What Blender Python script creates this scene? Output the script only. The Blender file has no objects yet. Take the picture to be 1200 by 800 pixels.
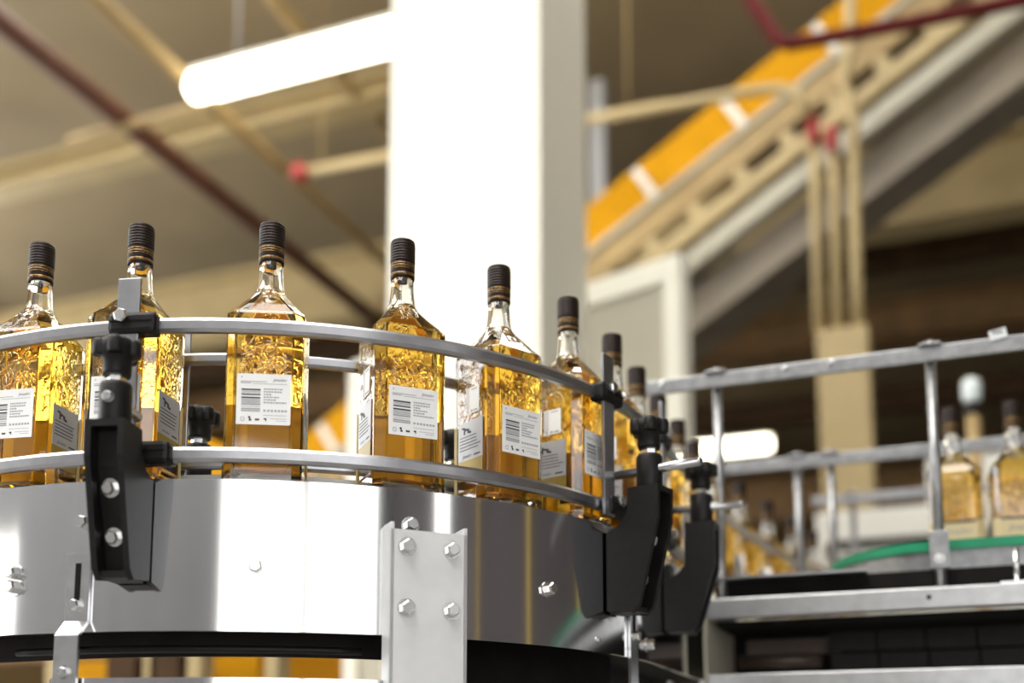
import bpy, bmesh, math, random
from mathutils import Vector, Matrix
random.seed(7)
PI = math.pi
R_ = math.radians
scene = bpy.context.scene
COL = scene.collection

# ------------------------------------------------------------------ camera
# x runs along the cross conveyor, y along the lane, heights in this file are
# measured from the lens height H (floor = -H)
H = 0.72
F_PX, TILT, YAW = 1300.0, 0.13, R_(21)
PITCH = math.atan(TILT)
PPY = 900 - F_PX * TILT
cam_d = bpy.data.cameras.new('camera')
cam = bpy.data.objects.new('camera', cam_d)
COL.objects.link(cam)
cam.location = (0, 0, H)
cam.rotation_euler = (PI / 2 + PITCH, 0, YAW)
cam_d.sensor_width = 36
cam_d.lens = 36 * F_PX / 1200
cam_d.shift_y = (PPY - 400) / 1200
cam_d.clip_start = 0.02
cam_d.dof.use_dof = True
cam_d.dof.focus_distance = 1.36
cam_d.dof.aperture_fstop = 1.6
scene.camera = cam

# ------------------------------------------------------------------ world, view, light transport
w = bpy.data.worlds.new('world'); scene.world = w
w.use_nodes = True
w.node_tree.nodes['Background'].inputs[0].default_value = (0.75, 0.82, 0.9, 1)
w.node_tree.nodes['Background'].inputs[1].default_value = 0.6
scene.view_settings.view_transform = 'Standard'
scene.view_settings.look = 'None'
scene.view_settings.exposure = 0.12
scene.view_settings.gamma = 1.0
scene.view_settings.use_curve_mapping = False
cy = scene.cycles
cy.max_bounces = 20; cy.transmission_bounces = 18; cy.glossy_bounces = 8; cy.diffuse_bounces = 4
cy.transparent_max_bounces = 16
cy.caustics_refractive = True; cy.caustics_reflective = False
cy.blur_glossy = 0.6
cy.sample_clamp_indirect = 8.0
WINDOW_STRENGTH = 2.0
SIDE_WINDOW_STRENGTH = 5.0
CEILING_FILL_STRENGTH = 9.5
LAMP_STRENGTH = 9.0


# ------------------------------------------------------------------ materials
def _nodes(name):
    m = bpy.data.materials.new(name); m.use_nodes = True
    nt = m.node_tree
    return m, nt, nt.nodes['Principled BSDF']

def mat(name, col, rough=0.5, metal=0.0, var=0.0, scale=20.0, bump=0.0, stretch=(1, 1, 1), spec=0.5, col2=None, coat=0.0, aniso=0.0):
    m, nt, b = _nodes(name)
    b.inputs['Base Color'].default_value = (*col, 1)
    b.inputs['Roughness'].default_value = rough
    b.inputs['Metallic'].default_value = metal
    b.inputs['Specular IOR Level'].default_value = spec
    b.inputs['Coat Weight'].default_value = coat
    b.inputs['Anisotropic'].default_value = aniso
    if var or bump:
        tc = nt.nodes.new('ShaderNodeTexCoord'); mp = nt.nodes.new('ShaderNodeMapping')
        mp.inputs['Scale'].default_value = stretch
        nz = nt.nodes.new('ShaderNodeTexNoise'); nz.inputs['Scale'].default_value = scale
        nz.inputs['Detail'].default_value = 5
        nt.links.new(tc.outputs['Object'], mp.inputs[0]); nt.links.new(mp.outputs[0], nz.inputs['Vector'])
        if var:
            cr = nt.nodes.new('ShaderNodeValToRGB')
            c2 = col2 if col2 else tuple(max(0, c * (1 - var)) for c in col)
            cr.color_ramp.elements[0].color = (*c2, 1); cr.color_ramp.elements[1].color = (*col, 1)
            cr.color_ramp.elements[0].position = 0.35; cr.color_ramp.elements[1].position = 0.65
            nt.links.new(nz.outputs[0], cr.inputs[0]); nt.links.new(cr.outputs[0], b.inputs['Base Color'])
        if bump:
            bp = nt.nodes.new('ShaderNodeBump'); bp.inputs['Strength'].default_value = bump
            bp.inputs['Distance'].default_value = 0.002
            nt.links.new(nz.outputs[0], bp.inputs['Height']); nt.links.new(bp.outputs[0], b.inputs['Normal'])
    return m

def emit(name, col, strength):
    m, nt, b = _nodes(name)
    b.inputs['Base Color'].default_value = (*col, 1)
    b.inputs['Emission Color'].default_value = (*col, 1)
    b.inputs['Emission Strength'].default_value = strength
    return m

def glass_mat():
    m, nt, b = _nodes('clear_glass')
    b.inputs['Base Color'].default_value = (1, 0.995, 0.98, 1)
    b.inputs['Roughness'].default_value = 0.0
    b.inputs['IOR'].default_value = 1.5
    b.inputs['Specular IOR Level'].default_value = 0.3
    b.inputs['Transmission Weight'].default_value = 1.0
    # moulded ornament: fine relief on the upper body faces and on the shoulders
    N = nt.nodes.new; L = nt.links.new
    tc = N('ShaderNodeTexCoord'); sp = N('ShaderNodeSeparateXYZ'); L(tc.outputs['Object'], sp.inputs[0])
    def mp(src, a, b_, c, d):
        n = N('ShaderNodeMapRange'); n.interpolation_type = 'SMOOTHSTEP'
        n.inputs[1].default_value = a; n.inputs[2].default_value = b_; n.inputs[3].default_value = c; n.inputs[4].default_value = d
        L(src, n.inputs[0]); return n.outputs[0]
    def mul(a, b_):
        n = N('ShaderNodeMath'); n.operation = 'MULTIPLY'; L(a, n.inputs[0]); L(b_, n.inputs[1]); return n.outputs[0]
    def ab(a):
        n = N('ShaderNodeMath'); n.operation = 'ABSOLUTE'; L(a, n.inputs[0]); return n.outputs[0]
    def mn(a, b_):
        n = N('ShaderNodeMath'); n.operation = 'MINIMUM'; L(a, n.inputs[0]); L(b_, n.inputs[1]); return n.outputs[0]
    z = sp.outputs[2]
    band = mul(mp(z, 0.112, 0.128, 0, 1), mp(z, 0.188, 0.200, 1, 0))
    dx = mn(ab(sp.outputs[0]), ab(sp.outputs[1]))
    cen = mp(dx, 0.020, 0.028, 1, 0)
    msk = mul(band, cen)
    msk2 = mul(mul(mp(z, 0.218, 0.222, 0, 1), mp(z, 0.243, 0.247, 1, 0)), mp(dx, 0.008, 0.012, 1, 0))
    ad = N('ShaderNodeMath'); ad.operation = 'ADD'; L(msk, ad.inputs[0]); L(msk2, ad.inputs[1])
    nz = N('ShaderNodeTexNoise'); nz.inputs['Scale'].default_value = 62; nz.inputs['Detail'].default_value = 1.5
    nz.inputs['Distortion'].default_value = 1.2
    L(tc.outputs['Object'], nz.inputs['Vector'])
    rp = N('ShaderNodeValToRGB'); rp.color_ramp.elements[0].position = 0.47; rp.color_ramp.elements[1].position = 0.56
    L(nz.outputs[0], rp.inputs[0])
    hgt = mul(rp.outputs[0], ad.outputs[0])
    bp = N('ShaderNodeBump'); bp.inputs['Strength'].default_value = 0.55; bp.inputs['Distance'].default_value = 0.002
    L(hgt, bp.inputs['Height']); L(bp.outputs[0], b.inputs['Normal'])
    return m

def liquid_mat():
    m, nt, b = _nodes('amber_spirit')
    b.inputs['Base Color'].default_value = (1, 1, 1, 1)
    b.inputs['Roughness'].default_value = 0.0
    b.inputs['IOR'].default_value = 1.36
    b.inputs['Specular IOR Level'].default_value = 0.3
    b.inputs['Transmission Weight'].default_value = 1.0
    va = nt.nodes.new('ShaderNodeVolumeAbsorption')
    va.inputs['Color'].default_value = (0.985, 0.80, 0.0, 1)
    va.inputs['Density'].default_value = 28
    nt.links.new(va.outputs[0], nt.nodes['Material Output'].inputs['Volume'])
    return m

def paper_mat(name, col, trans=0.5):
    m, nt, b = _nodes(name)
    d = nt.nodes.new('ShaderNodeBsdfDiffuse'); t = nt.nodes.new('ShaderNodeBsdfTranslucent'); mx = nt.nodes.new('ShaderNodeMixShader')
    d.inputs[0].default_value = (*col, 1); t.inputs[0].default_value = (*col, 1); mx.inputs[0].default_value = trans
    nt.links.new(d.outputs[0], mx.inputs[1]); nt.links.new(t.outputs[0], mx.inputs[2])
    nt.links.new(mx.outputs[0], nt.nodes['Material Output'].inputs['Surface'])
    return m

M = {
    'band': mat('brushed_steel_band', (0.80, 0.80, 0.81), 0.09, 1.0, var=0.06, scale=40, stretch=(1, 1, 0.05), bump=0.01),
    'steel': mat('steel', (0.66, 0.66, 0.67), 0.28, 1.0, var=0.12, scale=60, bump=0.03),
    'plate': mat('satin_steel_plate', (0.84, 0.84, 0.84), 0.5, 0.3, var=0.06, scale=30, bump=0.03),
    'rail': mat('rail_steel', (0.47, 0.47, 0.49), 0.30, 0.95, var=0.15, scale=35, bump=0.05),
    'galv': mat('galvanised_steel', (0.36, 0.36, 0.365), 0.40, 0.85, var=0.25, scale=60, bump=0.08),
    'beam': mat('beam_steel', (0.50, 0.50, 0.50), 0.36, 0.9, var=0.15, scale=40, bump=0.05),
    'bolt': mat('bolt_steel', (0.75, 0.75, 0.74), 0.25, 1.0),
    'black': mat('black_plastic', (0.011, 0.0095, 0.009), 0.45, 0.0, spec=0.28, var=0.3, scale=90, bump=0.06),
    'dark': mat('dark_matte', (0.010, 0.008, 0.007), 0.8, spec=0.15, var=0.5, scale=20),  # near-black for trays, sheets, slots and holes
    'tile': mat('belt_tile', (0.018, 0.013, 0.011), 0.6, 0.0, spec=0.3, var=0.4, scale=30, bump=0.1),
    'roller': mat('worn_roller', (0.09, 0.06, 0.045), 0.4, 0.3, var=0.4, scale=12),
    'green': mat('green_wear_strip', (0.004, 0.26, 0.12), 0.45, 0.0, var=0.15, scale=30),
    'glass': glass_mat(),
    'liquid': liquid_mat(),
    'cap': mat('cap_black', (0.016, 0.007, 0.004), 0.48, 0.0, spec=0.25),
    'gold': mat('cap_gold', (0.30, 0.17, 0.05), 0.4, 0.6, var=0.8, scale=260),
    'paper': mat('label_paper', (0.93, 0.93, 0.92), 0.6),
    'greypaper': mat('label_grey', (0.52, 0.52, 0.53), 0.45, 0.2),
    'goldpaper': mat('label_gold', (0.36, 0.25, 0.05), 0.45, 0.3),
    'front': paper_mat('front_label_paper', (1.0, 0.90, 0.62), 0.55),
    'ink': mat('label_ink', (0.05, 0.05, 0.055), 0.6),
    'inkgrey': mat('label_ink_grey', (0.42, 0.42, 0.44), 0.6),
    'inkpale': mat('label_ink_pale', (0.66, 0.66, 0.67), 0.6),
    'white': mat('white_paint', (0.86, 0.835, 0.72), 0.55, var=0.03, scale=3),
    'cream': mat('cream_paint', (0.47, 0.355, 0.17), 0.55, var=0.12, scale=4),
    'beige': mat('beige_panel', (0.44, 0.41, 0.32), 0.6, var=0.05, scale=3),
    'yellow': mat('safety_yellow', (0.62, 0.29, 0.004), 0.75, spec=0.12, var=0.12, scale=6),
    'streak_strip': mat('ochre_streak_strip', (0.60, 0.42, 0.10), 0.6, var=0.1, scale=3),
    'tan': mat('tan_paint', (0.42, 0.29, 0.12), 0.6, var=0.25, scale=5),
    'underside': mat('taupe_sheet', (0.30, 0.25, 0.19), 0.6, var=0.2, scale=4),
    'brown': mat('brown_steel', (0.24, 0.13, 0.045), 0.65, var=0.35, scale=5),
    'darkbrown': mat('dark_brown_steel', (0.085, 0.045, 0.019), 0.75, spec=0.2, var=0.4, scale=5),
    'ceil': mat('ceiling_board', (0.34, 0.255, 0.14), 0.8, var=0.15, scale=1.2),
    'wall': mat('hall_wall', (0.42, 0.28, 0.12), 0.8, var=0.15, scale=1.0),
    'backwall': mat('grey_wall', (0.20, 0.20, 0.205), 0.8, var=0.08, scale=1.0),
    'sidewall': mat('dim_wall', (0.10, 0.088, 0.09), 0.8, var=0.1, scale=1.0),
    'floor': mat('concrete_floor', (0.24, 0.23, 0.22), 0.55, var=0.2, scale=2.5),
    'red': mat('red_pipe', (0.10, 0.007, 0.006), 0.7, spec=0.2, var=0.2, scale=8),
    'rust': mat('rust_red_pipe', (0.14, 0.055, 0.03), 0.6, var=0.3, scale=6),
    'brightred': mat('bright_red', (0.36, 0.025, 0.025), 0.4),
    'grey': mat('grey_paint', (0.36, 0.36, 0.37), 0.5, var=0.1, scale=5),
    'lamp_body': mat('lamp_housing', (0.8, 0.78, 0.7), 0.5),
    'tube': emit('fluorescent_diffuser', (1.0, 0.93, 0.72), LAMP_STRENGTH),
    'pane': emit('daylight_pane', (0.97, 0.98, 1.0), WINDOW_STRENGTH),
    'sidepane': emit('side_daylight_pane', (0.93, 0.97, 1.0), SIDE_WINDOW_STRENGTH),
    'fill_pane': emit('ceiling_fill_pane', (1.0, 0.985, 0.95), CEILING_FILL_STRENGTH),
    'beacon': mat('beacon_white', (0.75, 0.82, 0.80), 0.35),
    'sticker': mat('sticker_film', (0.70, 0.72, 0.72), 0.3),
}


# ------------------------------------------------------------------ mesh helper
class MB:
    def __init__(s):
        s.v = []; s.f = []; s.sm = []
    def add(s, vs, fs, smooth=False):
        o = len(s.v); s.v += [Vector(p) for p in vs]
        s.f += [tuple(i + o for i in f) for f in fs]; s.sm += [smooth] * len(fs)
        return s
    def box(s, c, size, rz=0.0, ex=None, bev=0.0):
        """box centred at c; ex = optional (ux, uy, uz) axes"""
        if ex is None:
            m = Matrix.Rotation(rz, 3, 'Z'); ex = (m.col[0], m.col[1], m.col[2])
        ux, uy, uz = [Vector(e) for e in ex]; c = Vector(c)
        hx, hy, hz = size[0] / 2, size[1] / 2, size[2] / 2
        if bev <= 0:
            vs = [c + ux * (x * hx) + uy * (y * hy) + uz * (z * hz) for z in (-1, 1) for y in (-1, 1) for x in (-1, 1)]
            return s.add(vs, [(0, 2, 3, 1), (4, 5, 7, 6), (0, 1, 5, 4), (2, 6, 7, 3), (0, 4, 6, 2), (1, 3, 7, 5)])
        bm = bmesh.new(); bmesh.ops.create_cube(bm, size=1.0)
        for q in bm.verts: q.co = Vector((q.co.x * size[0], q.co.y * size[1], q.co.z * size[2]))
        bmesh.ops.bevel(bm, geom=list(bm.edges), offset=bev, segments=2, affect='EDGES', profile=0.5)
        bm.verts.ensure_lookup_table()
        vs = [c + ux * q.co.x + uy * q.co.y + uz * q.co.z for q in bm.verts]
        fs = [tuple(q.index for q in f.verts) for f in bm.faces]
        bm.free(); return s.add(vs, fs)
    def cyl(s, p0, p1, r, n=16, r2=None, caps=True, smooth=True):
        p0, p1 = Vector(p0), Vector(p1); r2 = r if r2 is None else r2
        d = (p1 - p0).normalized()
        u = d.orthogonal().normalized(); v = d.cross(u)
        vs = []
        for p, rr in ((p0, r), (p1, r2)):
            for i in range(n):
                t = 2 * PI * i / n; vs.append(p + (u * math.cos(t) + v * math.sin(t)) * rr)
        s.add(vs, [(i, (i + 1) % n, n + (i + 1) % n, n + i) for i in range(n)], smooth)
        if caps:
            o = len(s.v) - 2 * n
            s.f += [tuple(o + i for i in reversed(range(n))), tuple(o + n + i for i in range(n))]; s.sm += [False, False]
        return s
    def tube(s, pts, r, n=10):
        pts = [Vector(p) for p in pts]; rings = []
        u = None
        for i, p in enumerate(pts):
            d = (pts[min(i + 1, len(pts) - 1)] - pts[max(i - 1, 0)]).normalized()
            if u is None: u = d.orthogonal().normalized()
            u = (u - d * u.dot(d)).normalized(); v = d.cross(u)
            rings.append([p + (u * math.cos(2 * PI * k / n) + v * math.sin(2 * PI * k / n)) * r for k in range(n)])
        fs = []
        for i in range(len(rings) - 1):
            for k in range(n):
                fs.append((i * n + k, i * n + (k + 1) % n, (i + 1) * n + (k + 1) % n, (i + 1) * n + k))
        s.add([q for ring in rings for q in ring], fs, True)
        o = len(s.v) - n * len(rings)
        s.f += [tuple(o + i for i in reversed(range(n))), tuple(len(s.v) - n + i for i in range(n))]; s.sm += [False, False]
        return s
    def lathe(s, prof, n=32, c=(0, 0, 0), smooth=True, close=True):
        c = Vector(c); vs = []
        for r, z in prof:
            for i in range(n):
                t = 2 * PI * i / n; vs.append(c + Vector((r * math.cos(t), r * math.sin(t), z)))
        fs = [(j * n + i, j * n + (i + 1) % n, (j + 1) * n + (i + 1) % n, (j + 1) * n + i) for j in range(len(prof) - 1) for i in range(n)]
        s.add(vs, fs, smooth)
        if close:
            o = len(s.v) - n * len(prof)
            s.f += [tuple(o + i for i in reversed(range(n))), tuple(len(s.v) - n + i for i in range(n))]; s.sm += [False, False]
        return s
    def prism(s, poly, o, ux, uy, depth):
        """polygon (u,v) in plane o+u*ux+v*uy extruded +-depth/2 along ux x uy"""
        o, ux, uy = Vector(o), Vector(ux), Vector(uy); w_ = ux.cross(uy).normalized() * (depth / 2); n = len(poly)
        vs = [o + ux * a + uy * b + w_ for a, b in poly] + [o + ux * a + uy * b - w_ for a, b in poly]
        fs = [tuple(range(n)), tuple(reversed(range(n, 2 * n)))] + [(i, n + i, n + (i + 1) % n, (i + 1) % n) for i in range(n)]
        return s.add(vs, fs)
    def sweep(s, path, prof, smooth=True, caps=True):
        """path = [(x,y,nx,ny)], prof = closed [(offset,z)]"""
        n = len(prof); vs = []
        for (x, y, nx, ny) in path:
            for (o, z) in prof: vs.append((x + nx * o, y + ny * o, z))
        base = len(s.v)
        # split per profile side so corners stay crisp
        for k in range(n):
            k2 = (k + 1) % n
            vv = []
            for i in range(len(path)): vv += [vs[i * n + k], vs[i * n + k2]]
            s.add(vv, [(2 * i, 2 * i + 1, 2 * i + 3, 2 * i + 2) for i in range(len(path) - 1)], smooth)
        if caps:
            s.add(vs[:n], [tuple(reversed(range(n)))]); s.add(vs[-n:], [tuple(range(n))])
        return s
    def mesh(s, name, material, off=Vector((0, 0, 0))):
        me = bpy.data.meshes.new(name)
        me.from_pydata([tuple(p - off) for p in s.v], [], s.f)
        me.polygons.foreach_set('use_smooth', s.sm)
        me.update()
        bm = bmesh.new(); bm.from_mesh(me)
        bmesh.ops.recalc_face_normals(bm, faces=bm.faces)
        bm.to_mesh(me); bm.free()
        me.materials.append(material)
        return me
    def build(s, name, material, parent=None, local=False):
        """local: vertices already in the parent's frame. else vertices are scene coords (z from the lens)"""
        if isinstance(material, str): material = M[material]
        if local:
            off = Vector((0, 0, 0)); loc = Vector((0, 0, 0))
        elif parent is not None:
            root = parent; acc = Vector((0, 0, 0))
            while root is not None:
                acc += root.location; root = root.parent
            off = acc - Vector((0, 0, H)); loc = Vector((0, 0, 0))
        else:
            lo = [min(p[i] for p in s.v) for i in range(3)]; hi = [max(p[i] for p in s.v) for i in range(3)]
            off = Vector(((lo[0] + hi[0]) / 2, (lo[1] + hi[1]) / 2, lo[2])); loc = off + Vector((0, 0, H))
        o = bpy.data.objects.new(name, s.mesh(name, material, off))
        COL.objects.link(o); o.parent = parent; o.location = loc
        return o

def tag(o, label=None, cat=None, group=None, kind=None):
    if label: o['label'] = label
    if cat: o['category'] = cat
    if group: o['group'] = group
    if kind: o['kind'] = kind
    return o

def thing(name, label, cat, loc=(0, 0, -H), rz=0.0, group=None):
    o = bpy.data.objects.new(name, None); COL.objects.link(o)
    o.empty_display_size = 0.05
    o.location = (loc[0], loc[1], loc[2] + H); o.rotation_euler = (0, 0, rz)
    return tag(o, label, cat, group)

def copy_tree(o, parent=None):
    c = o.copy(); COL.objects.link(c); c.parent = parent
    for ch in list(o.children): copy_tree(ch, c)
    return c

def struct(o): o['kind'] = 'structure'; return o

def hexbolt(name, parent, p, d, r=0.0065, h=0.006, local=False, washer=True, mt='bolt'):
    """hex head with washer; d = outward direction"""
    p, d = Vector(p), Vector(d).normalized(); m = MB()
    if washer: m.cyl(p, p + d * 0.0015, r * 1.35, 16)
    m.cyl(p + d * 0.0015, p + d * (h * 0.8), r, 6, smooth=False)
    m.cyl(p + d * (h * 0.8), p + d * h, r, 6, r2=r * 0.8, smooth=False)
    return m.build(name, mt, parent, local)

# pixel of the 1200x800 frame -> point in the vertical plane y=b (used to read positions off the photo)
def at(x, y, b):
    u, v = (x - 600) / F_PX, (PPY - y) / F_PX
    d = (u, math.cos(PITCH) - v * math.sin(PITCH), math.sin(PITCH) + v * math.cos(PITCH))
    a_ = d[0] * math.cos(YAW) - d[1] * math.sin(YAW); b_ = d[0] * math.sin(YAW) + d[1] * math.cos(YAW)
    return Vector((a_ * b / b_, b, d[2] * b / b_))

# ------------------------------------------------------------------ the hall
X0, X1, Y0, Y1, ZC = -10.0, 6.5, -3.4, 22.0, 5.2
def slab(name, lo, hi, mt):
    m = MB(); m.box([(lo[i] + hi[i]) / 2 for i in range(3)], [hi[i] - lo[i] for i in range(3)])
    return m
struct(slab('', (X0, Y0, -H - 0.2), (X1, Y1, -H), 0).build('floor', 'floor'))
struct(slab('', (X0, Y0, ZC), (X1, Y1, ZC + 0.2), 0).build('ceiling', 'ceil'))
struct(slab('', (X0 - 0.2, Y1, -H), (X1 + 0.2, Y1 + 0.2, ZC), 0).build('wall_far', 'wall'))


def wall_with_windows(name, axis, pos, lo, hi, wins, n0, pm='pane', wm='wall'):
    """wall in plane axis=pos; wins = [(u0,u1,z0,z1)] openings, each filled with a framed daylight pane"""
    m = MB(); us = sorted(wins)
    sgn = -1 if pos < 0 else 1
    def add(u0, u1, z0, z1):
        if u1 - u0 < 1e-4 or z1 - z0 < 1e-4: return
        c = [0, 0, (z0 + z1) / 2]; sz = [0, 0, z1 - z0]
        c[axis] = pos + sgn * 0.1; c[1 - axis] = (u0 + u1) / 2; sz[axis] = 0.2; sz[1 - axis] = u1 - u0
        m.box(c, sz)
    cur = lo
    for (u0, u1, z0, z1) in us:
        add(cur, u0, -H, ZC); add(u0, u1, -H, z0); add(u0, u1, z1, ZC); cur = u1
    add(cur, hi, -H, ZC)
    struct(m.build(name, wm))
    for i, (u0, u1, z0, z1) in enumerate(us):
        def bx(mm, ua, ub, za, zb, d0, d1):
            c = [0, 0, (za + zb) / 2]; sz = [0, 0, zb - za]
            c[axis] = pos + sgn * (d0 + d1) / 2; c[1 - axis] = (ua + ub) / 2; sz[axis] = d1 - d0; sz[1 - axis] = ub - ua
            mm.box(c, sz); return mm
        fr = MB(); t = 0.07
        bx(fr, u0, u1, z0, z0 + t, 0.04, 0.14); bx(fr, u0, u1, z1 - t, z1, 0.04, 0.14)
        bx(fr, u0, u0 + t, z0 + t, z1 - t, 0.04, 0.14); bx(fr, u1 - t, u1, z0 + t, z1 - t, 0.04, 0.14)
        o = struct(fr.build('window_%d' % (n0 + i), 'white'))
        k = max(1, round((u1 - u0) / 1.3)); st = (u1 - u0 - 2 * t) / k
        for j in range(k):
            ua = u0 + t + j * st
            bx(MB(), ua, ua + st, z0 + t, z1 - t, 0.09, 0.10).build('pane', pm, o)

wall_with_windows('wall_back', 1, Y0, X0, X1, [(-8.5, -5.0, -0.5, 1.5), (0.2, 2.4, -0.62, 1.8), (2.44, 5.6, -0.62, 3.3)], 1, 'pane', 'backwall')
wall_with_windows('wall_left', 0, X0, Y0, Y1, [(-3.0, 0.8, 0.3, 4.6), (1.2, 5.0, 0.3, 4.6), (5.4, 9.2, 0.3, 4.6)], 4, 'sidepane')

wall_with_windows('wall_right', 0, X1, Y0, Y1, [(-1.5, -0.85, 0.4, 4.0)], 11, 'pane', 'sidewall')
for i, (y, wd) in enumerate(((0.3, .07), (2.4, .16), (5.2, .4))):  # unseen yellow strips, added for the streaks they mirror in the side panel
    q = MB(); q.box((X1 - .06, y, (ZC - H) / 2), (.12, wd, ZC + H), bev=.01); struct(q.build('trim_%d' % (i + 1), 'streak_strip'))

# unseen skylights over the near half of the hall, added as fill light
for i, (x0, x1, y0, y1) in enumerate(((-6.6, -3.6, -3.1, 1.1), (-2.6, 0.6, -3.1, 1.1), (-6.6, -3.6, 3.8, 4.9), (-2.6, 0.6, 3.8, 4.9))):
    fr = MB(); t = .08
    for c, sz in ((((x0 + x1) / 2, y0 + t / 2), (x1 - x0, t)), (((x0 + x1) / 2, y1 - t / 2), (x1 - x0, t)), ((x0 + t / 2, (y0 + y1) / 2), (t, y1 - y0 - 2 * t)), ((x1 - t / 2, (y0 + y1) / 2), (t, y1 - y0 - 2 * t)), (((x0 + x1) / 2, (y0 + y1) / 2), (t, y1 - y0 - 2 * t))):
        fr.box((c[0], c[1], ZC - .05), (sz[0], sz[1], .1))
    o = struct(fr.build('window_%d' % (7 + i), 'white'))
    for k in range(2):
        xa = x0 + t if k == 0 else (x0 + x1) / 2 + t / 2; xb = (x0 + x1) / 2 - t / 2 if k == 0 else x1 - t
        q = MB(); q.box(((xa + xb) / 2, (y0 + y1) / 2, ZC - .03), (xb - xa, y1 - y0 - 2 * t, .01)); q.build('pane', 'fill_pane', o)

# girders under the ceiling, across the hall
def girder(y, z0, z1, dy, mt, label, x0=X0 + 0.02, x1=X1 - 0.02):
    m = MB(); xm = (x0 + x1) / 2; L = x1 - x0; f = 0.05
    m.box((xm, y, z0 + f / 2), (L, dy, f)); m.box((xm, y, z1 - f / 2), (L, dy, f)); m.box((xm, y, (z0 + z1) / 2), (L, dy * 0.25, z1 - z0 - 2 * f))
    o = m.build('girder', mt); tag(o, label, 'beam'); return o

# ------------------------------------------------------------------ lane path (centre line of the bottle lane)
CX, CY, RC = -1.0, 1.59, 0.556
def lane_path(t0=-2.6, t1=4.2, step_deg=2.5):
    P = []
    if t0 < 0:
        P += [(CX + t0, CY - RC, 0, -1), (CX + t0 * 0.5, CY - RC, 0, -1)]
    a = 0.0
    while a < 90 - 1e-6:
        P.append((CX + RC * math.sin(R_(a)), CY - RC * math.cos(R_(a)), math.sin(R_(a)), -math.cos(R_(a)))); a += step_deg
    P.append((CX + RC, CY, 1, 0))
    # straight on to y=2.2 then a slight swing to the right
    P.append((CX + RC, 1.9, 1, 0)); x, y, h = CX + RC, 2.2, 0.0
    P.append((x, y, 1, 0))
    for i in range(14):
        h = min(R_(9.5), h + R_(3.0)); x += math.sin(h) * 0.15; y += math.cos(h) * 0.15
        P.append((x, y, math.cos(h), -math.sin(h)))
        if y > t1: break
    return P
LANE = lane_path()
def arc_path(a0, a1, n=40):
    return [(CX + RC * math.sin(R_(a0 + (a1 - a0) * i / n)), CY - RC * math.cos(R_(a0 + (a1 - a0) * i / n)),
             math.sin(R_(a0 + (a1 - a0) * i / n)), -math.cos(R_(a0 + (a1 - a0) * i / n))) for i in range(n + 1)]
def ring(theta, r, z):
    """point on the bend: theta degrees from -y towards +x, radius r about the bend centre"""
    return Vector((CX + r * math.sin(R_(theta)), CY - r * math.cos(R_(theta)), z))
def rdir(theta): return Vector((math.sin(R_(theta)), -math.cos(R_(theta)), 0))
def tdir(theta): return Vector((math.cos(R_(theta)), math.sin(R_(theta)), 0))
def O(r): return r - RC

ZB = 0.326     # belt level
conv = thing('curved_conveyor', 'curved stainless steel bottle conveyor bending through the foreground', 'conveyor', (CX, CY, -H))
m = MB(); m.sweep(LANE, [(O(.612), .152), (O(.615), .152), (O(.615), ZB), (O(.612), ZB)])
tag(m.build('side_panel', 'band', conv), 'polished stainless outer side panel')
m = MB(); m.sweep(LANE, [(O(.495), .20), (O(.499), .20), (O(.499), ZB + .036), (O(.495), ZB + .036)])
tag(m.build('side_panel', 'plate', conv), 'inner side panel')
m = MB(); m.sweep(LANE, [(O(.500), ZB - .012), (O(.611), ZB - .012), (O(.611), ZB - .001), (O(.500), ZB - .001)])
m.build('belt', 'grey', conv)
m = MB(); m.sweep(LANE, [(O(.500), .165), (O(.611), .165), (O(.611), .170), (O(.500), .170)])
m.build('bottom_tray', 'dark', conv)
m = MB(); m.sweep(LANE, [(O(.495), .135), (O(.499), .135), (O(.499), .199), (O(.495), .199)])
m.build('return_guide', 'tile', conv)
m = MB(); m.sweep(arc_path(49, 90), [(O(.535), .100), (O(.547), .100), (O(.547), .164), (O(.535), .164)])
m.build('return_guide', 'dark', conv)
m = MB(); m.tube([ring(a, .575, .136) for a in range(-2, 42, 3)], .0045, 8)
tag(m.build('cable', 'black', conv), 'black cable under the side panel')
m = MB(); m.sweep(arc_path(7, 60), [(O(.624), .02), (O(.628), .02), (O(.628), .099), (O(.624), .099)])
tag(m.build('lower_ring', 'band', conv), 'lower stainless ring below the side panel')
# supporting leg: an upright channel bolted over the panel
def leg_channel(theta, rad, z0, z1, wid, dep, parent, P=None, n=None):
    n = rdir(theta) if n is None else n; t = Vector((-n.y, n.x, 0)); p = ring(theta, rad, 0) if P is None else P
    mm = MB(); zc = (z0 + z1) / 2; L = z1 - z0
    mm.box(p - n * .002 + Vector((0, 0, zc)), (wid, .004, L), ex=(t, n, (0, 0, 1)))
    for s_ in (-1, 1):
        mm.box(p - n * (dep / 2) + t * (s_ * (wid / 2 - .002)) + Vector((0, 0, zc + .004)), (.004, dep, L + .008), ex=(t, n, (0, 0, 1)))
    o = mm.build('leg', 'plate', parent); return o, p, n, t
lg, p, n, t = leg_channel(45.8, .640, -H, .272, .094, .028, conv)
for du in (-.0275, .0275):
    for zz in (.2525, .181): hexbolt('bolt', lg, p + t * du + Vector((0, 0, zz)), n, .0082, .009)
lg2, p2, n2, t2 = leg_channel(0, 0, -H, .14, .06, .03, conv, P=Vector((CX + .60, 1.86, 0)), n=Vector((0, -1, 0)))
leg_channel(0, 0, -H, .14, .06, .03, conv, P=Vector((CX - 1.3, CY - RC - .02, 0)), n=Vector((0, -1, 0)))
leg_channel(0, 0, -H, .14, .06, .03, conv, P=Vector((CX - .35, CY - RC + .05, 0)), n=Vector((0, -1, 0)))
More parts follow.
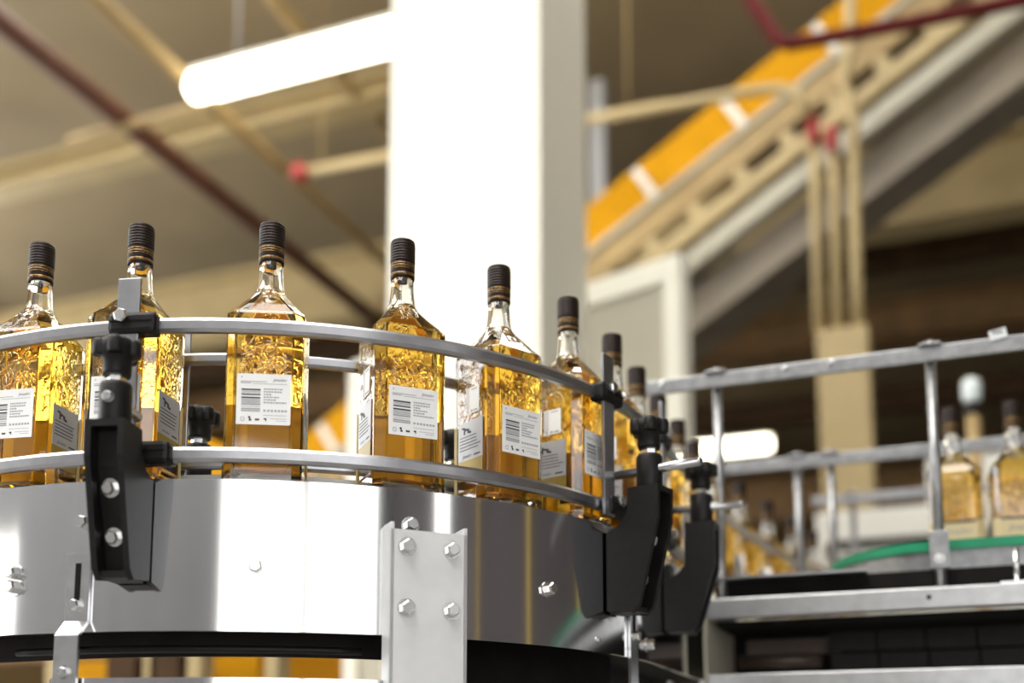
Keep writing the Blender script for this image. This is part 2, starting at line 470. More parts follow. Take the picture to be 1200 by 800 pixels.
# bolts on the panel
for th, z in ((28.0, .2252), (62.7, .2244), (9.5, .277), (1.0, .2235), (1.1, .207), (44.4, .283), (85.0, .235), (81.5, .222), (86, .176), (71.8, .168)):
    small = th == 71.8
    hexbolt('bolt', conv, ring(th, .615, z), rdir(th), .0035 if small else .0078, .004 if small else .012)
# Z-shaped straps that carry the lower ring
def strap(th, parent, wid=.029, jog=.632):
    n, t = rdir(th), tdir(th); mm = MB()
    prof = [(.6155, .24), (.6155, .163), (jog, .146), (jog, .03)]
    for k in range(3):
        (r0, z0), (r1, z1) = prof[k], prof[k + 1]
        a_, b_ = n * r0 + Vector((0, 0, z0)), n * r1 + Vector((0, 0, z1))
        d = (b_ - a_); L = d.length; d.normalize(); nn = t.cross(d).normalized()
        mm.box(Vector((CX, CY, 0)) + (a_ + b_) / 2 + n * .002, (wid, .004, L + .003), ex=(t, nn, d))
    o = mm.build('strap', 'steel', parent)
    s2 = MB(); s2.box(ring(th, .6200, .205), (.006, .0012, .05), ex=(t, n, (0, 0, 1))); s2.build('slot', 'dark', o)
    hexbolt('bolt', o, ring(th, .6185, .182), n, .0068, .010); hexbolt('bolt', o, ring(th, jog + .0025, .105), n, .006, .008)
strap(9.2, conv); strap(80.4, conv, .024, .6156)

# ------------------------------------------------------------------ guide rails
def rail(name, r, z, label, path=None, h=.0085, th=.0055, mt='rail'):
    prof = [(-th * .6, -h), (th * .6, -h), (th, -h * .55), (th, h * .55), (th * .6, h), (-th * .6, h), (-th, h * .55), (-th, -h * .55)]
    mm = MB(); mm.sweep(path or LANE, [(O(r) + a, z + b) for a, b in prof])
    o = mm.build(name, mt); tag(o, label, 'guide rail', 'guide rails of the curved conveyor'); return o
rail('guide_rail', .6085, .510, 'upper guide rail running in front of the bottles')
rail('guide_rail', .6085, .3555, 'lower guide rail in front of the bottles, just above the polished side panel')
rail('guide_rail', .502, .510, 'upper guide rail behind the bottles on the inside of the bend', h=.007)
rail('guide_rail', .502, .374, 'lower guide rail behind the bottles on the inside of the bend', h=.006)

# ------------------------------------------------------------------ rail brackets (local: x outward, y along the lane, z from lens height)
def make_bracket(rod_end, drop=0.0, clamps=True, bar_y=-.016, bar_w=.027):
    r = thing('rail_bracket', '', 'bracket', (0, 0, 0), group='black rail brackets')
    prof = [(.002, .208), (.040, .203), (.051, .214), (.080, .332 - drop * .7), (.081, .372), (.036, .372), (.034, .346 - drop), (.022, .331 - drop), (.002, .322 - drop)]
    a = MB()
    for s_ in (-1, 1):
        a.prism(prof, (0, s_ * .0185, 0), (1, 0, 0), (0, 0, 1), .007)
    # web on the panel side and floor of the channel
    a.prism([(.006, .21), (.028, .212), (.060, .325 - drop * .7), (.063, .366), (.057, .366), (.053, .325 - drop * .7), (.022, .222), (.006, .222)], (0, 0, 0), (1, 0, 0), (0, 0, 1), .032)
    a.box((.006, 0, .260), (.008, .032, .10)); a.box((.024, 0, .209), (.04, .032, .008))
    a.prism([(.006, .326 - drop), (.022, .335 - drop), (.036, .348 - drop), (.038, .366), (.046, .366), (.045, .345 - drop), (.028, .327 - drop), (.010, .316 - drop)], (0, 0, 0), (1, 0, 0), (0, 0, 1), .032)
    a.box((.0585, 0, .368), (.044, .034, .008))
    arm = a.build('arm', 'black', r, True)
    for z, o_ in ((.302, .0545 + drop * .2), (.2505, .041 + drop * .12)): hexbolt('bolt', arm, (o_, -.002, z), (1, 0, -.25), .0078, .010, local=True)
    HX = .0575
    h = MB(); h.lathe([(.0165, .372), (.0175, .375), (.0175, .414), (.016, .418)], 24, (HX, 0, 0)); h.build('head', 'black', r, True)
    nt = MB(); nt.cyl((HX, 0, .418), (HX, 0, .4265), .0105, 6, smooth=False); nt.build('nut', 'bolt', r, True)
    k = MB(); k.lathe([(.0145, .4265), (.0155, .43), (.0155, .445), (.020, .448), (.021, .464), (.017, .468)], 24, (HX, 0, 0))
    for i in range(5):
        t_ = 2 * PI * i / 5 + .3
        k.lathe([(.0075, .447), (.0085, .449), (.0085, .463), (.007, .466)], 12, (HX + .0185 * math.cos(t_), .0185 * math.sin(t_), 0))
    k.build('knob', 'black', r, True)
    rod = MB(); rod.cyl((.003, 0, .398), (rod_end, 0, .398), .0062, 16); rod.cyl((rod_end, 0, .398), (rod_end + .002, 0, .398), .0062, 16, r2=.0045); rod.build('rod', 'steel', r, True)
    b = MB(); b.box((.003, bar_y, .452), (.005, bar_w, .226), bev=.001); b.build('bar', 'rail', r, True)
    for z in (.510, .3555) if clamps else ():
        dy = -.010 if z > .4 else .012
        c = MB(); c.box((-.0015, dy, z), (.024, .058, .027), bev=.006); cl = c.build('clamp', 'black', r, True)
        g = MB(); g.box((.0108, dy, z + .001), (.0012, .050, .0016)); g.build('groove', 'dark', cl, True)
        hexbolt('bolt', cl, (.0105, dy - .010, z + .006), (1, 0, 0), .0085, .008, local=True, washer=False)
    return r
def put_bracket(o, p, n, label):
    o.location = (p[0], p[1], H); o.rotation_euler = (0, 0, math.atan2(n[1], n[0])); o['label'] = label
brackets = [(ring(15.0, .6155, 0), rdir(15.0), (.078,), 'black bracket with hand knob in front of the second bottle from the left edge'),
            (ring(75.6, .6155, 0), rdir(75.6), (.132, .008), 'large black angled bracket and knob where the bend turns away from view'),
            (Vector((CX + .6155, 1.665, 0)), Vector((1, 0, 0)), (.118, .04), 'smaller black bracket just behind the angled one, beside the cross conveyor'),
            (ring(15.0, .4945, 0), -rdir(15.0), (.08, 0, False, .002, .018), 'inner bracket whose black knob shows between the second and third bottles'),
            (ring(61.5, .4945, 0), -rdir(61.5), (.08, 0, False, .002, .018), 'inner bracket whose black knob shows left of the fifth bottle')]
for (p, n, args, lab) in brackets:
    put_bracket(make_bracket(*args), p, n, lab)

# ------------------------------------------------------------------ bottles (local: -y is the barcode side, z from its base)
def sq_ring(w_, c, rr, z, blend):
    """32 points: chamfered square of half width w_, chamfer c, blended to a circle of radius rr"""
    pts = []
    ca = math.atan2(w_ - c, w_)
    base = [0, ca * .34, ca * .67, ca, PI / 4, PI / 2 - ca, PI / 2 - ca * .67, PI / 2 - ca * .34]
    for q in range(4):
        for b in base:
            th = b + q * PI / 2
            x, y = math.cos(th), math.sin(th)
            r = min(w_ / max(abs(x), 1e-6), w_ / max(abs(y), 1e-6), (2 * w_ - c) / max(abs(x) + abs(y), 1e-6))
            r = r * (1 - blend) + rr * blend
            pts.append((x * r, y * r, z))
    return pts
def shell(m, rings, n=32, flat_until=999, close=(True, True)):
    vs = [p for r in rings for p in r]
    for j in range(len(rings) - 1):
        sm = rings[j][0][2] >= flat_until
        m.add(rings[j] + rings[j + 1], [(i, (i + 1) % n, n + (i + 1) % n, n + i) for i in range(n)], sm)
    if close[0]: m.add(rings[0], [tuple(reversed(range(n)))])
    if close[1]: m.add(rings[-1], [tuple(range(n))])
def merge_mesh(o, d=1e-5):
    bm = bmesh.new(); bm.from_mesh(o.data); bmesh.ops.remove_doubles(bm, verts=bm.verts, dist=d)
    bmesh.ops.recalc_face_normals(bm, faces=bm.faces); bm.to_mesh(o.data); bm.free()

W2, CH = .0452, .0105
OUT = [(.0, .0425, .012, 0), (.003, .0458, .011, 0), (.022, .0458, .011, 0), (.027, .0446, .0105, 0), (.198, .0452, .0105, 0), (.2065, .0451, .0105, 0), (.2095, .0440, .011, .0)]
NECK = [(.2205, .0357, .0115, .05), (.2320, .0272, .011, .22), (.2415, .0206, .010, .6), (.2475, .0178, .009, .93), (.2515, .0165, .008, 1), (.262, .0152, .007, 1), (.275, .0143, .006, 1), (.296, .0138, .006, 1)]
def make_bottle():
    r = thing('bottle', '', 'bottle', (0, 0, 0), group='amber spirit bottles')
    g = MB()
    outer = [sq_ring(w_, c, w_, z, b) for z, w_, c, b in OUT + NECK]
    shell(g, outer, flat_until=.2430, close=(True, False))
    th = .0032
    inn = [(.013, .036, .012, .0), (.016, .0415, .011, 0)] + [(z - .001, w_ - th, c, b) for z, w_, c, b in OUT[3:]] + [(z, w_ - th * .85, c, b) for z, w_, c, b in NECK]
    inner = [sq_ring(w_, c, w_, z, b) for z, w_, c, b in inn]
    gi = MB(); shell(gi, [inner[0]] + inner[1:], flat_until=.2430, close=(True, False))
    g.add([tuple(v) for v in gi.v], gi.f); g.sm[-len(gi.f):] = gi.sm
    n = 32
    g.add(outer[-1] + inner[-1], [(i, (i + 1) % n, n + (i + 1) % n, n + i) for i in range(n)])
    go = g.build('glass', 'glass', r, True); merge_mesh(go)
    e = .0004
    lq = [(z - (e if k == 0 else 0), w_ + e, c, b) for k, (z, w_, c, b) in enumerate(inn) if z < .2474]
    zz = .2490
    lq.append((zz, .0172 - th * .85 + e, .008, .98))
    l = MB(); shell(l, [sq_ring(w_, c, w_, z, b) for z, w_, c, b in lq], flat_until=.243)
    lo = l.build('liquid', 'liquid', r, True); merge_mesh(lo)
    # cap
    pr = [(.0147, .2845), (.0152, .2855), (.0152, .3055), (.0149, .3065), (.0153, .3072)]
    z = .3072
    while z < .332: pr += [(.0157, z), (.0157, z + .0014), (.0152, z + .0018), (.0152, z + .0030)]; z += .0036
    pr += [(.0154, .3335), (.0146, .3355), (.006, .3357)]
    c = MB(); c.lathe(pr, 32); cap = c.build('cap', 'cap', r, True)
    for z0, z1 in ((.2875, .2915), (.2965, .2978), (.2988, .3012), (.3022, .3042)):
        q = MB(); q.lathe([(.0150, z0), (.01545, z0 + .0002), (.01545, z1 - .0002), (.0150, z1)], 32, close=False); q.build('gold_band', 'gold', cap, True)
    # labels -----------------------------------------------------------
    def lab(name, face, u0, u1, z0, z1, mt, d=.0006, txt=None, par=r):
        """face: 0 = -y, 1 = +x, 2 = +y, 3 = -x ; u runs left to right as seen from outside"""
        an = face * PI / 2
        ux = Vector((math.cos(an), math.sin(an), 0)); nn = Vector((math.sin(an), -math.cos(an), 0))
        mm = MB(); mm.box(ux * ((u0 + u1) / 2) + nn * (W2 + .0004 + d / 2) + Vector((0, 0, (z0 + z1) / 2)), (u1 - u0, d, z1 - z0), ex=(ux, nn, (0, 0, 1)))
        return mm.build(name, mt, par, True)
    def ink(name, face, rects, mt, par, off=.00115):
        an = face * PI / 2
        ux = Vector((math.cos(an), math.sin(an), 0)); nn = Vector((math.sin(an), -math.cos(an), 0)); mm = MB()
        for (u0, u1, z0, z1) in rects:
            mm.box(ux * ((u0 + u1) / 2) + nn * (W2 + off) + Vector((0, 0, (z0 + z1) / 2)), (u1 - u0, .0002, z1 - z0), ex=(ux, nn, (0, 0, 1)))
        return mm.build(name, mt, par, True)
    def word(s_, face, u0, z0, width, mt, par, shear=.3):
        cu = bpy.data.curves.new('lettering', 'FONT'); cu.body = s_; cu.shear = shear; cu.size = .01; cu.resolution_u = 2
        ob = bpy.data.objects.new('lettering_source', cu); COL.objects.link(ob)
        dg = bpy.context.evaluated_depsgraph_get(); me = bpy.data.meshes.new_from_object(ob.evaluated_get(dg))
        bpy.data.objects.remove(ob); bpy.data.curves.remove(cu)
        xs = [v.co.x for v in me.vertices]; x0, k = min(xs), width / (max(xs) - min(xs))
        an = face * PI / 2; ux = Vector((math.cos(an), math.sin(an), 0)); nn = Vector((math.sin(an), -math.cos(an), 0))
        for v in me.vertices: v.co = ux * (u0 + (v.co.x - x0) * k) + nn * (W2 + .0013) + Vector((0, 0, z0 + v.co.y * k))
        me.materials.clear(); me.materials.append(M[mt])
        o = bpy.data.objects.new('lettering', me); COL.objects.link(o); o.parent = par; return o
    # barcode label
    A = tag(lab('back_label', 0, -.0300, .0320, .0690, .1300, 'paper'), 'white printed label with barcode')
    rnd = random.Random(3)
    X = lambda f: -.0300 + .062 * f
    Zf = lambda f: .1300 - .061 * f
    ink('barcode', 0, [(X(.09), X(.44), Zf(a + h_), Zf(a)) for a, h_ in ((.30, .03), (.40, .025), (.46, .03))], 'ink', A)
    ink('barcode', 0, [(X(.09), X(.44), Zf(a + h_), Zf(a)) for a, h_ in ((.345, .012), (.37, .012), (.505, .018), (.535, .02), (.565, .016), (.59, .03), (.645, .010), (.68, .03), (.72, .026))], 'inkgrey', A)
    word('Jimador', 0, X(.66), Zf(.14), .0165, 'ink', A)
    lines = [(X(.07), X(.55), Zf(.158), Zf(.148)), (X(.07), X(.26), Zf(.19), Zf(.175)), (X(.30), X(.93), Zf(.20), Zf(.192)), (X(.08), X(.10), Zf(.085), Zf(.055)),
             (X(.50), X(.93), Zf(.82), Zf(.812))]
    ink('fine_print', 0, lines, 'inkgrey', A)
    fp = []
    for k, (a, b_) in enumerate(((.50, .84), (.50, .83), (.50, .66), (.50, .78), (.50, .76), (.50, .92))):
        zt = Zf(.285 + k * .053); u = X(a)
        while u < X(b_) - .0015:
            L = rnd.uniform(.0012, .0034); fp.append((u, min(u + L, X(b_)), zt - .0017, zt)); u += L + .0007
    for u in (.5, .57, .635, .70, .765, .83, .89): fp.append((X(u), X(u + .045), Zf(.745), Zf(.705)))
    fp += [(X(.63), X(.93), Zf(.885), Zf(.877)), (X(.74), X(.93), Zf(.925), Zf(.917))]
    ink('fine_print', 0, fp, 'inkgrey', A)
    ink('symbol', 0, [(X(.24), X(.265), Zf(.93), Zf(.84)), (X(.225), X(.25), Zf(.875), Zf(.84)), (X(.255), X(.285), Zf(.93), Zf(.895)), (X(.35), X(.43), Zf(.92), Zf(.885)), (X(.51), X(.56), Zf(.90), Zf(.875)), (X(.54), X(.56), Zf(.93), Zf(.87))], 'ink', A)
    ink('symbol', 0, [(X(.09), X(.15), Zf(.865), Zf(.855)), (X(.09), X(.15), Zf(.935), Zf(.925)), (X(.085), X(.095), Zf(.925), Zf(.865)), (X(.145), X(.155), Zf(.925), Zf(.865))], 'inkgrey', A)
    # side labels
    for face in (3, 1):
        G = tag(lab('side_label', face, -.026, .026, .066, .117, 'greypaper'), 'grey printed side label')
        tag(lab('side_strip', face, -.026, .026, .040, .066, 'goldpaper'), 'matt gold strip below the side label')
        ink('fine_print', face, [(-.022, .018 + rnd.uniform(-.006, .004), .0965 - k * .0042, .0975 - k * .0042) for k in range(5)], 'ink', G)
        ink('symbol', face, [(-.014, -.011, .1005, .110), (-.011, -.006, .105, .108), (-.006, -.002, .1015, .107), (-.003, .002, .1005, .1035), (-.018, -.014, .108, .1105)], 'ink', G)
        word('Jimador', face, -.017, .0695, .020, 'ink', G); ink('fine_print', face, [(.008, .021, .0698, .0716)], 'ink', G)
    S = tag(lab('tax_label', 3, -.010, .018, .126, .161, 'paper'), 'small white stamp label')
    ink('stripe', 3, [(-.0095, -.002, .132, .1605)], 'inkpale', S)
    ink('fine_print', 3, [(.002, .014, .1570, .1582), (-.007, -.004, .128, .131), (.001, .005, .1285, .1305), (.007, .015, .1285, .1300)], 'inkgrey', S)
    # large front label, seen from inside through the spirit
    def wrap(name, da, db, za, zb2, mt):
        fm = MB(); pts = []
        for d_ in (da, db):
            w_, k_ = W2 + d_, W2 - CH + d_ * .4
            pts.append([(-w_, k_ - .006), (-w_, k_), (-k_, w_), (k_, w_), (w_, k_), (w_, k_ - .006)])
        ip, op = pts
        for i in range(len(ip) - 1):
            fm.add([(*ip[i], za), (*ip[i + 1], za), (*ip[i + 1], zb2), (*ip[i], zb2), (*op[i], za), (*op[i + 1], za), (*op[i + 1], zb2), (*op[i], zb2)], [(0, 1, 2, 3), (4, 7, 6, 5), (0, 4, 5, 1), (3, 2, 6, 7)])
        return fm.build(name, mt, r, True)
    Fr = tag(wrap('front_label', .0004, .0009, .008, .114, 'front'), 'large pale front label')
    ink('stripe', 2, [(-.0335, .0335, .110, .114)], 'ink', Fr); word('Jimador', 2, -.024, .090, .05, 'inkgrey', Fr)
    return r
bottle = make_bottle()
S_ = .152
spots = []   # x, y, yaw (0 = barcode side to -y)
cap_xy = [(-1.042, 1.040), (-.891, 1.048), (-.740, 1.104), (-.607, 1.196), (-.513, 1.304), (-.464, 1.436), (-.443, 1.588), (-.445, 1.740), (-.445, 1.890)]
for i, (x, y) in enumerate(cap_xy):
    if y < CY and x > CX:
        k_ = .5555 / math.hypot(x - CX, y - CY); x, y = CX + (x - CX) * k_, CY + (y - CY) * k_
    ang = math.atan2(x - CX, CY - y) if y < CY else PI / 2
    spots.append((x, y, R_(10) if i == 0 else R_(27) if i == 2 else max(R_(6), ang)))
for k in range(2): spots.append((-.444, 2.042 + S_ * k, PI / 2))
spots += [(-.428, 2.37, R_(86)), (-.408, 2.558, R_(84)), (-.381, 2.765, R_(82)), (-.350, 2.971, R_(81)), (-.316, 3.168, R_(81)), (-.283, 3.366, R_(81)), (-.250, 3.564, R_(81))]
def lane_x(y):
    for (xa, ya, _, _), (xb, yb, _, _) in zip(LANE[-15:], LANE[-14:]):
        if ya <= y <= yb: return xa + (xb - xa) * (y - ya) / (yb - ya)
    return CX + RC
spots = [(lane_x(y) if y > 2.25 else x, y, a_) for x, y, a_ in spots]
names = ['bottle cut by the left edge of the frame, first in the row', 'bottle behind the black bracket and steel bar at left',
         'bottle facing the camera squarely, barcode label in full view', 'bottle in front of the left edge of the white column',
         'bottle in the middle of the white column, turned to show two labelled sides', 'bottle before the shaded side of the column, showing two labelled sides',
         'bottle behind the steel bar of the angled black bracket', 'bottle just right of the angled bracket bar, above the star knob',
         'bottle cap just under the cross conveyor rail by the white panel frame', 'bottle in the receding lane right of the star knob',
         'dark capped bottle in the lane, left of the distant lamp', 'lane bottle hidden behind the round post of the cross conveyor',
         'nearest of the blurred bottles seen between the two thin posts', 'second of the blurred bottles beyond the lane rail', 'third of the blurred bottles beyond the lane rail',
         'fourth of the blurred bottles, behind the left thin post', 'blurred bottle far down the lane, second from the end', 'blurred bottle at the far end of the lane']
allb = []
def put_bottle(i, x, y, z, yaw, label, group):
    o = bottle if i == 0 else copy_tree(bottle)
    o.location = (x, y, z + H); o.rotation_euler = (0, 0, yaw); o['label'] = 'amber ' + label; o['group'] = group
for i, (x, y, yaw) in enumerate(spots): put_bottle(i, x, y, ZB, yaw, names[i], 'amber bottles on the curved lane')
for x, yaw, lab_ in ((.046, PI, 'bottle on the cross conveyor, beside its thick post'), (.150, PI + .05, 'bottle on the cross conveyor at the right edge of the frame')):
    put_bottle(99, x, 2.15, ZB, yaw, lab_, 'amber bottles on the cross conveyor')

# ------------------------------------------------------------------ cross conveyor on the right
XL, XR, YN, YF = -.364, 1.6, 1.88, 2.42
cc = thing('cross_conveyor', 'steel framed cross conveyor with green edge strip at right', 'conveyor', ((XL + XR) / 2, 2.15, -H))
def bar(name, lo, hi, mt, parent=cc, bev=0.0):
    mm = MB(); mm.box([(lo[i] + hi[i]) / 2 for i in range(3)], [hi[i] - lo[i] for i in range(3)], bev=bev); return mm.build(name, mt, parent)
bar('beam', (XL, YN, .254), (XR, YN + .03, .288), 'beam', bev=.002)
bar('beam', (XL, YN, .03), (XR, YN + .03, .158), 'beam', bev=.002)
bar('beam', (XL, YF - .03, .20), (XR, YF, .288), 'plate')
bar('beam', (XL, YF - .03, .03), (XR, YF, .158), 'plate')
bar('end_plate', (XL - .006, YN - .002, -.02), (XL, YF, .29), 'beige')
bar('tray', (XL + .01, YN + .035, .246), (XR, YF - .035, .252), 'dark')
bar('skirt', (XL + .01, YN + .034, .289), (XR, YN + .038, .322), 'dark')
bar('deck', (XL + .005, YN + .004, .322), (-.10, YF, .326), 'steel')
bar('deck', (-.10, YN + .10, .322), (XR, YF, .326), 'steel')
# curved top guide: grey body with a green wear strip, coming from the right and bending away
gp = []
for k in range(15):
    a_ = R_(90 * k / 14); gp.append((.03 - .20 * math.sin(PI / 2 - a_), 1.945 + .20 - .20 * math.cos(PI / 2 - a_), -math.sin(PI / 2 - a_), -math.cos(PI / 2 - a_)))
gp += [(.4, 1.945, 0, -1), (XR, 1.945, 0, -1)]
mm = MB(); mm.sweep(gp, [(-.05, .327), (0, .327), (0, .358), (-.05, .358)]); mm.build('guide_body', 'galv', cc)
mm = MB(); mm.sweep(gp, [(-.05, .3585), (.006, .3585), (.006, .3745), (-.05, .3745)]); tag(mm.build('wear_strip', 'green', cc), 'green plastic wear strip')
# belt return tiles seen under the deck
tile = MB(); tile.box((0, 0, 0), (.0805, .004, .0375), bev=.0012); tme = tile.mesh('belt_tile', M['tile'])
for rrow in range(2):
    for k in range(6):
        o = bpy.data.objects.new('belt_tile', tme); COL.objects.link(o); o.parent = cc
        o.location = Vector((-.14 + .083 * k + (.004 if rrow else 0), 2.06 + .002 * ((k * 7) % 3), .226 - rrow * .0405)) - Vector((cc.location.x, cc.location.y, -H))
        o.location.z -= 0
mm = MB(); mm.cyl((XL + .03, 2.02, .19), (-.19, 2.02, .19), .012, 20); mm.build('roller', 'roller', cc)
mm = MB(); mm.box((XL + .12, 2.08, .222), (.17, .004, .03)); mm.build('cover_plate', 'roller', cc)
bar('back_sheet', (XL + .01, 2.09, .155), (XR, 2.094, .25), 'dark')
for x in (XL + .06, .9):
    for y in (YN + .002, YF - .052):
        bar('leg', (x, y + .0, -H), (x + .05, y + .05, .03), 'plate')
hole = MB(); hole.cyl((-.006, YN - .0006, .272), (-.006, YN + .001, .272), .004, 14); hole.build('hole', 'dark', cc)
hexbolt('bolt', cc, (XL - .012, YN + .02, .262), (0, -1, 0), .007, .01)
mm = MB(); mm.cyl((.125, YN + .012, .289), (.125, YN + .012, .345), .0045, 12); mm.box((.125, YN + .012, .2895), (.05, .024, .003)); mm.build('pin', 'bolt', cc)

# guard rails over the cross conveyor
def guard(y, x0, x1, z, posts, label, zb=.29, h=.013, mt='galv', foot=None):
    g = thing('guard_rail', label, 'railing', ((x0 + x1) / 2, y, zb), group='guard rails of the cross conveyor')
    mm = MB(); mm.box(((x0 + x1) / 2, y, z), (x1 - x0, .008, h * 2), bev=.002); rl = mm.build('rail', mt, g)
    for x in posts:
        q = MB(); q.cyl((x, y + .012, zb), (x, y + .012, z + h * .3), .0085, 16); po = q.build('post', 'galv', g)
        q = MB(); q.box((x, y + .004, z + h + .002), (.036, .028, .004), bev=.001); q.build('clamp_plate', 'galv', po)
        hexbolt('bolt', po, (x, y + .006, z + h + .003), (0, 0, 1), .0075, .009)
    return g, rl
g1, rl = guard(1.90, -.47, 1.4, .682, [-.342, .014], 'near grey guard rail rising to the right edge with a clear sticker')
for x in (-.437, -.221, -.144): hexbolt('bolt', rl, (x, 1.8955, .686), (0, -1, 0), .006, .003, washer=False)
q = MB(); q.box((.118, 1.894, .699), (.026, .002, .016), ex=(Vector((.98, 0, .17)), Vector((0, 1, 0)), Vector((-.17, 0, .98)))); st = q.build('sticker', 'sticker', g1)
q = MB()
for k in range(7): q.box((.110 + k * .0024, 1.8926, .702), (.0012, .0004, .006))
q.build('barcode', 'ink', st)
q = MB(); q.box((.013, 1.895, .350), (.03, .014, .062), bev=.0015); ft = q.build('foot_bracket', 'galv', g1); hexbolt('bolt', ft, (.013, 1.888, .335), (0, -1, 0), .006, .004)
guard(2.40, -.43, 1.4, .655, [-.262, -.192], 'middle grey guard rail behind the cross conveyor bottles', zb=.325)
guard(3.20, -.31, 1.2, .755, [-.20], 'farthest blurred grey guard rail low behind the posts', zb=-H)

# ------------------------------------------------------------------ column, enclosure and things behind
cw, cdp = .57, .53
cxr, cyn = -1.165, 3.30
colm = thing('support_column', 'broad square white painted column rising behind the bottles', 'column', (cxr - cw / 2, cyn + cdp / 2, -H))
mm = MB(); mm.box((cxr - cw / 2, cyn + cdp / 2, (ZC - H) / 2), (cw, cdp, ZC + H - .002), bev=.008); mm.build('shaft', 'white', colm)
mm = MB(); mm.box((cxr - cw / 2, cyn + cdp / 2, -H + .075), (cw + .04, cdp + .04, .15), bev=.006); mm.build('plinth', 'grey', colm)

# white framed partition behind the column
pa, pb = at(417, 378, 4.75), at(803, 345, 4.15)
dirp = Vector((pb.x - pa.x, pb.y - pa.y, 0)); Lp = dirp.length; dirp.normalize(); npn = Vector((dirp.y, -dirp.x, 0)); ztop = 2.02
part = thing('partition', 'white framed beige partition panel standing behind the column', 'partition', ((pa.x + pb.x) / 2, (pa.y + pb.y) / 2, -H))
def pbox(name, u0, u1, z0, z1, d, mt, doff=0):
    q = MB(); c = Vector((pa.x, pa.y, 0)) + dirp * ((u0 + u1) / 2) + npn * doff + Vector((0, 0, (z0 + z1) / 2)); q.box(c, (u1 - u0, d, z1 - z0), ex=(dirp, npn, (0, 0, 1)), bev=.006); return q.build(name, mt, part)
pbox('frame_rail', 0, Lp, ztop - .1, ztop, .08, 'white'); pbox('frame_rail', 0, Lp, -H, -H + .1, .08, 'white')
for u in (0, Lp * .5 - .04, Lp - .08): pbox('frame_post', u, u + .08, -H + .1, ztop - .1, .08, 'white')
pbox('panel', .08, Lp * .5 - .04, -H + .1, ztop - .1, .03, 'beige'); pbox('panel', Lp * .5 + .04, Lp - .08, -H + .1, ztop - .1, .03, 'beige')

# fluorescent luminaires
def lamp(x0, x1, y, z, label, hh=.085):
    g = thing('ceiling_lamp', label, 'lamp', ((x0 + x1) / 2, y, z - .12), group='fluorescent ceiling lamps')
    q = MB(); q.box(((x0 + x1) / 2, y, z + .07), (x1 - x0, .12, .05), bev=.008); q.build('housing', 'lamp_body', g)
    q = MB(); q.cyl((x0 + .02, y, z), (x1 - .02, y, z), hh, 20)
    q.lathe([(hh, 0), (hh * .8, .03), (hh * .4, .05)], 20); q.v[-60:] = [Vector((x0 + .02 - p.z, y + p.x, z + p.y)) for p in q.v[-60:]]
    q.build('diffuser', 'tube', g)
    for x in (x0 + .3, x1 - .3):
        q = MB(); q.cyl((x, y, z + .09), (x, y, ZC), .008, 8); q.build('hanger', 'grey', g)
lamp(-3.93, -1.9, 5.0, 3.97, 'long bright fluorescent lamp hanging left of the column')
lamp(-3.4, -1.72, 13.2, 3.88, 'distant glowing lamp low behind the bottle lane', .088)
lamp(1.2, 3.2, 5.0, 3.97, 'added unseen fluorescent lamp beyond the right edge of the frame')  # extra lamp out of view, added for its light

# girders
girder(6.35, 4.55, 4.75, .22, 'cream', 'thin cream girder under the ceiling at the upper left', x1=-2.6)
girder(8.2, 3.90, 4.50, .30, 'cream', 'deep cream girder crossing behind the inclined conveyor')
girder(9.4, 4.15, 4.42, .25, 'darkbrown', 'dark narrow girder just below the cream girder at right')
girder(11.2, 4.2, 4.6, .28, 'brown', 'brown girder in the middle distance at right')
girder(12.2, 3.8, 4.05, .25, 'darkbrown', 'dark girder behind the cream conduits')
girder(15.5, 3.4, 4.0, .3, 'brown', 'brown girder low over the far end of the hall')
girder(18.5, 3.0, 3.5, .3, 'darkbrown', 'farthest dark girder before the end wall')

# pipes running along the hall under the ceiling, upper left
def pipe(name, pts, r, mt, label, cat='pipe', group=None, n=12):
    q = MB(); q.tube(pts, r, n); return tag(q.build(name, mt), label, cat, group)
pipe('ceiling_pipe', [(-4.45, -1, 3.9), (-4.45, 12, 3.9)], .065, 'rust', 'rust red pipe running diagonally under the ceiling at upper left')
pipe('ceiling_pipe', [(-4.58, -1, 3.97), (-4.58, 12, 3.97)], .035, 'darkbrown', 'dark thin pipe alongside the rust red ceiling pipe')
pipe('ceiling_pipe', [(-3.95, -1, 4.0), (-3.95, 12, 4.0)], .045, 'tan', 'tan pipe parallel to the rust red ceiling pipe')
pipe('ceiling_pipe', [(-3.55, -1, 4.6), (-3.55, 14, 4.6)], .045, 'tan', 'tan ceiling pipe crossing behind the long lamp')
q = MB(); q.box((-4.3, 5.0, 3.84), (1.1, .05, .03)); tag(q.build('pipe_hanger', 'tan'), 'tan cross bar carrying the ceiling pipes', 'bracket')
p0, p1 = at(352, 202, 5.7), at(450, 184, 5.7)
sp = thing('sprinkler_pipe', 'pale thin pipe ending in a red fitting left of the column', 'pipe', (p0.x, p0.y, p0.z - .03))
q = MB(); q.tube([p0, p0 + (p1 - p0) * 4], .03); q.build('pipe', 'cream', sp)
for k in (.25, 3.6):
    c = p0 + (p1 - p0) * k; q = MB(); q.cyl(c, (c.x, c.y, ZC), .006, 8); q.build('hanger', 'tan', sp)
q = MB(); q.lathe([(.03, -.05), (.06, -.03), (.06, .03), (.03, .05)], 14, p0); q.build('end_fitting', 'brightred', sp)

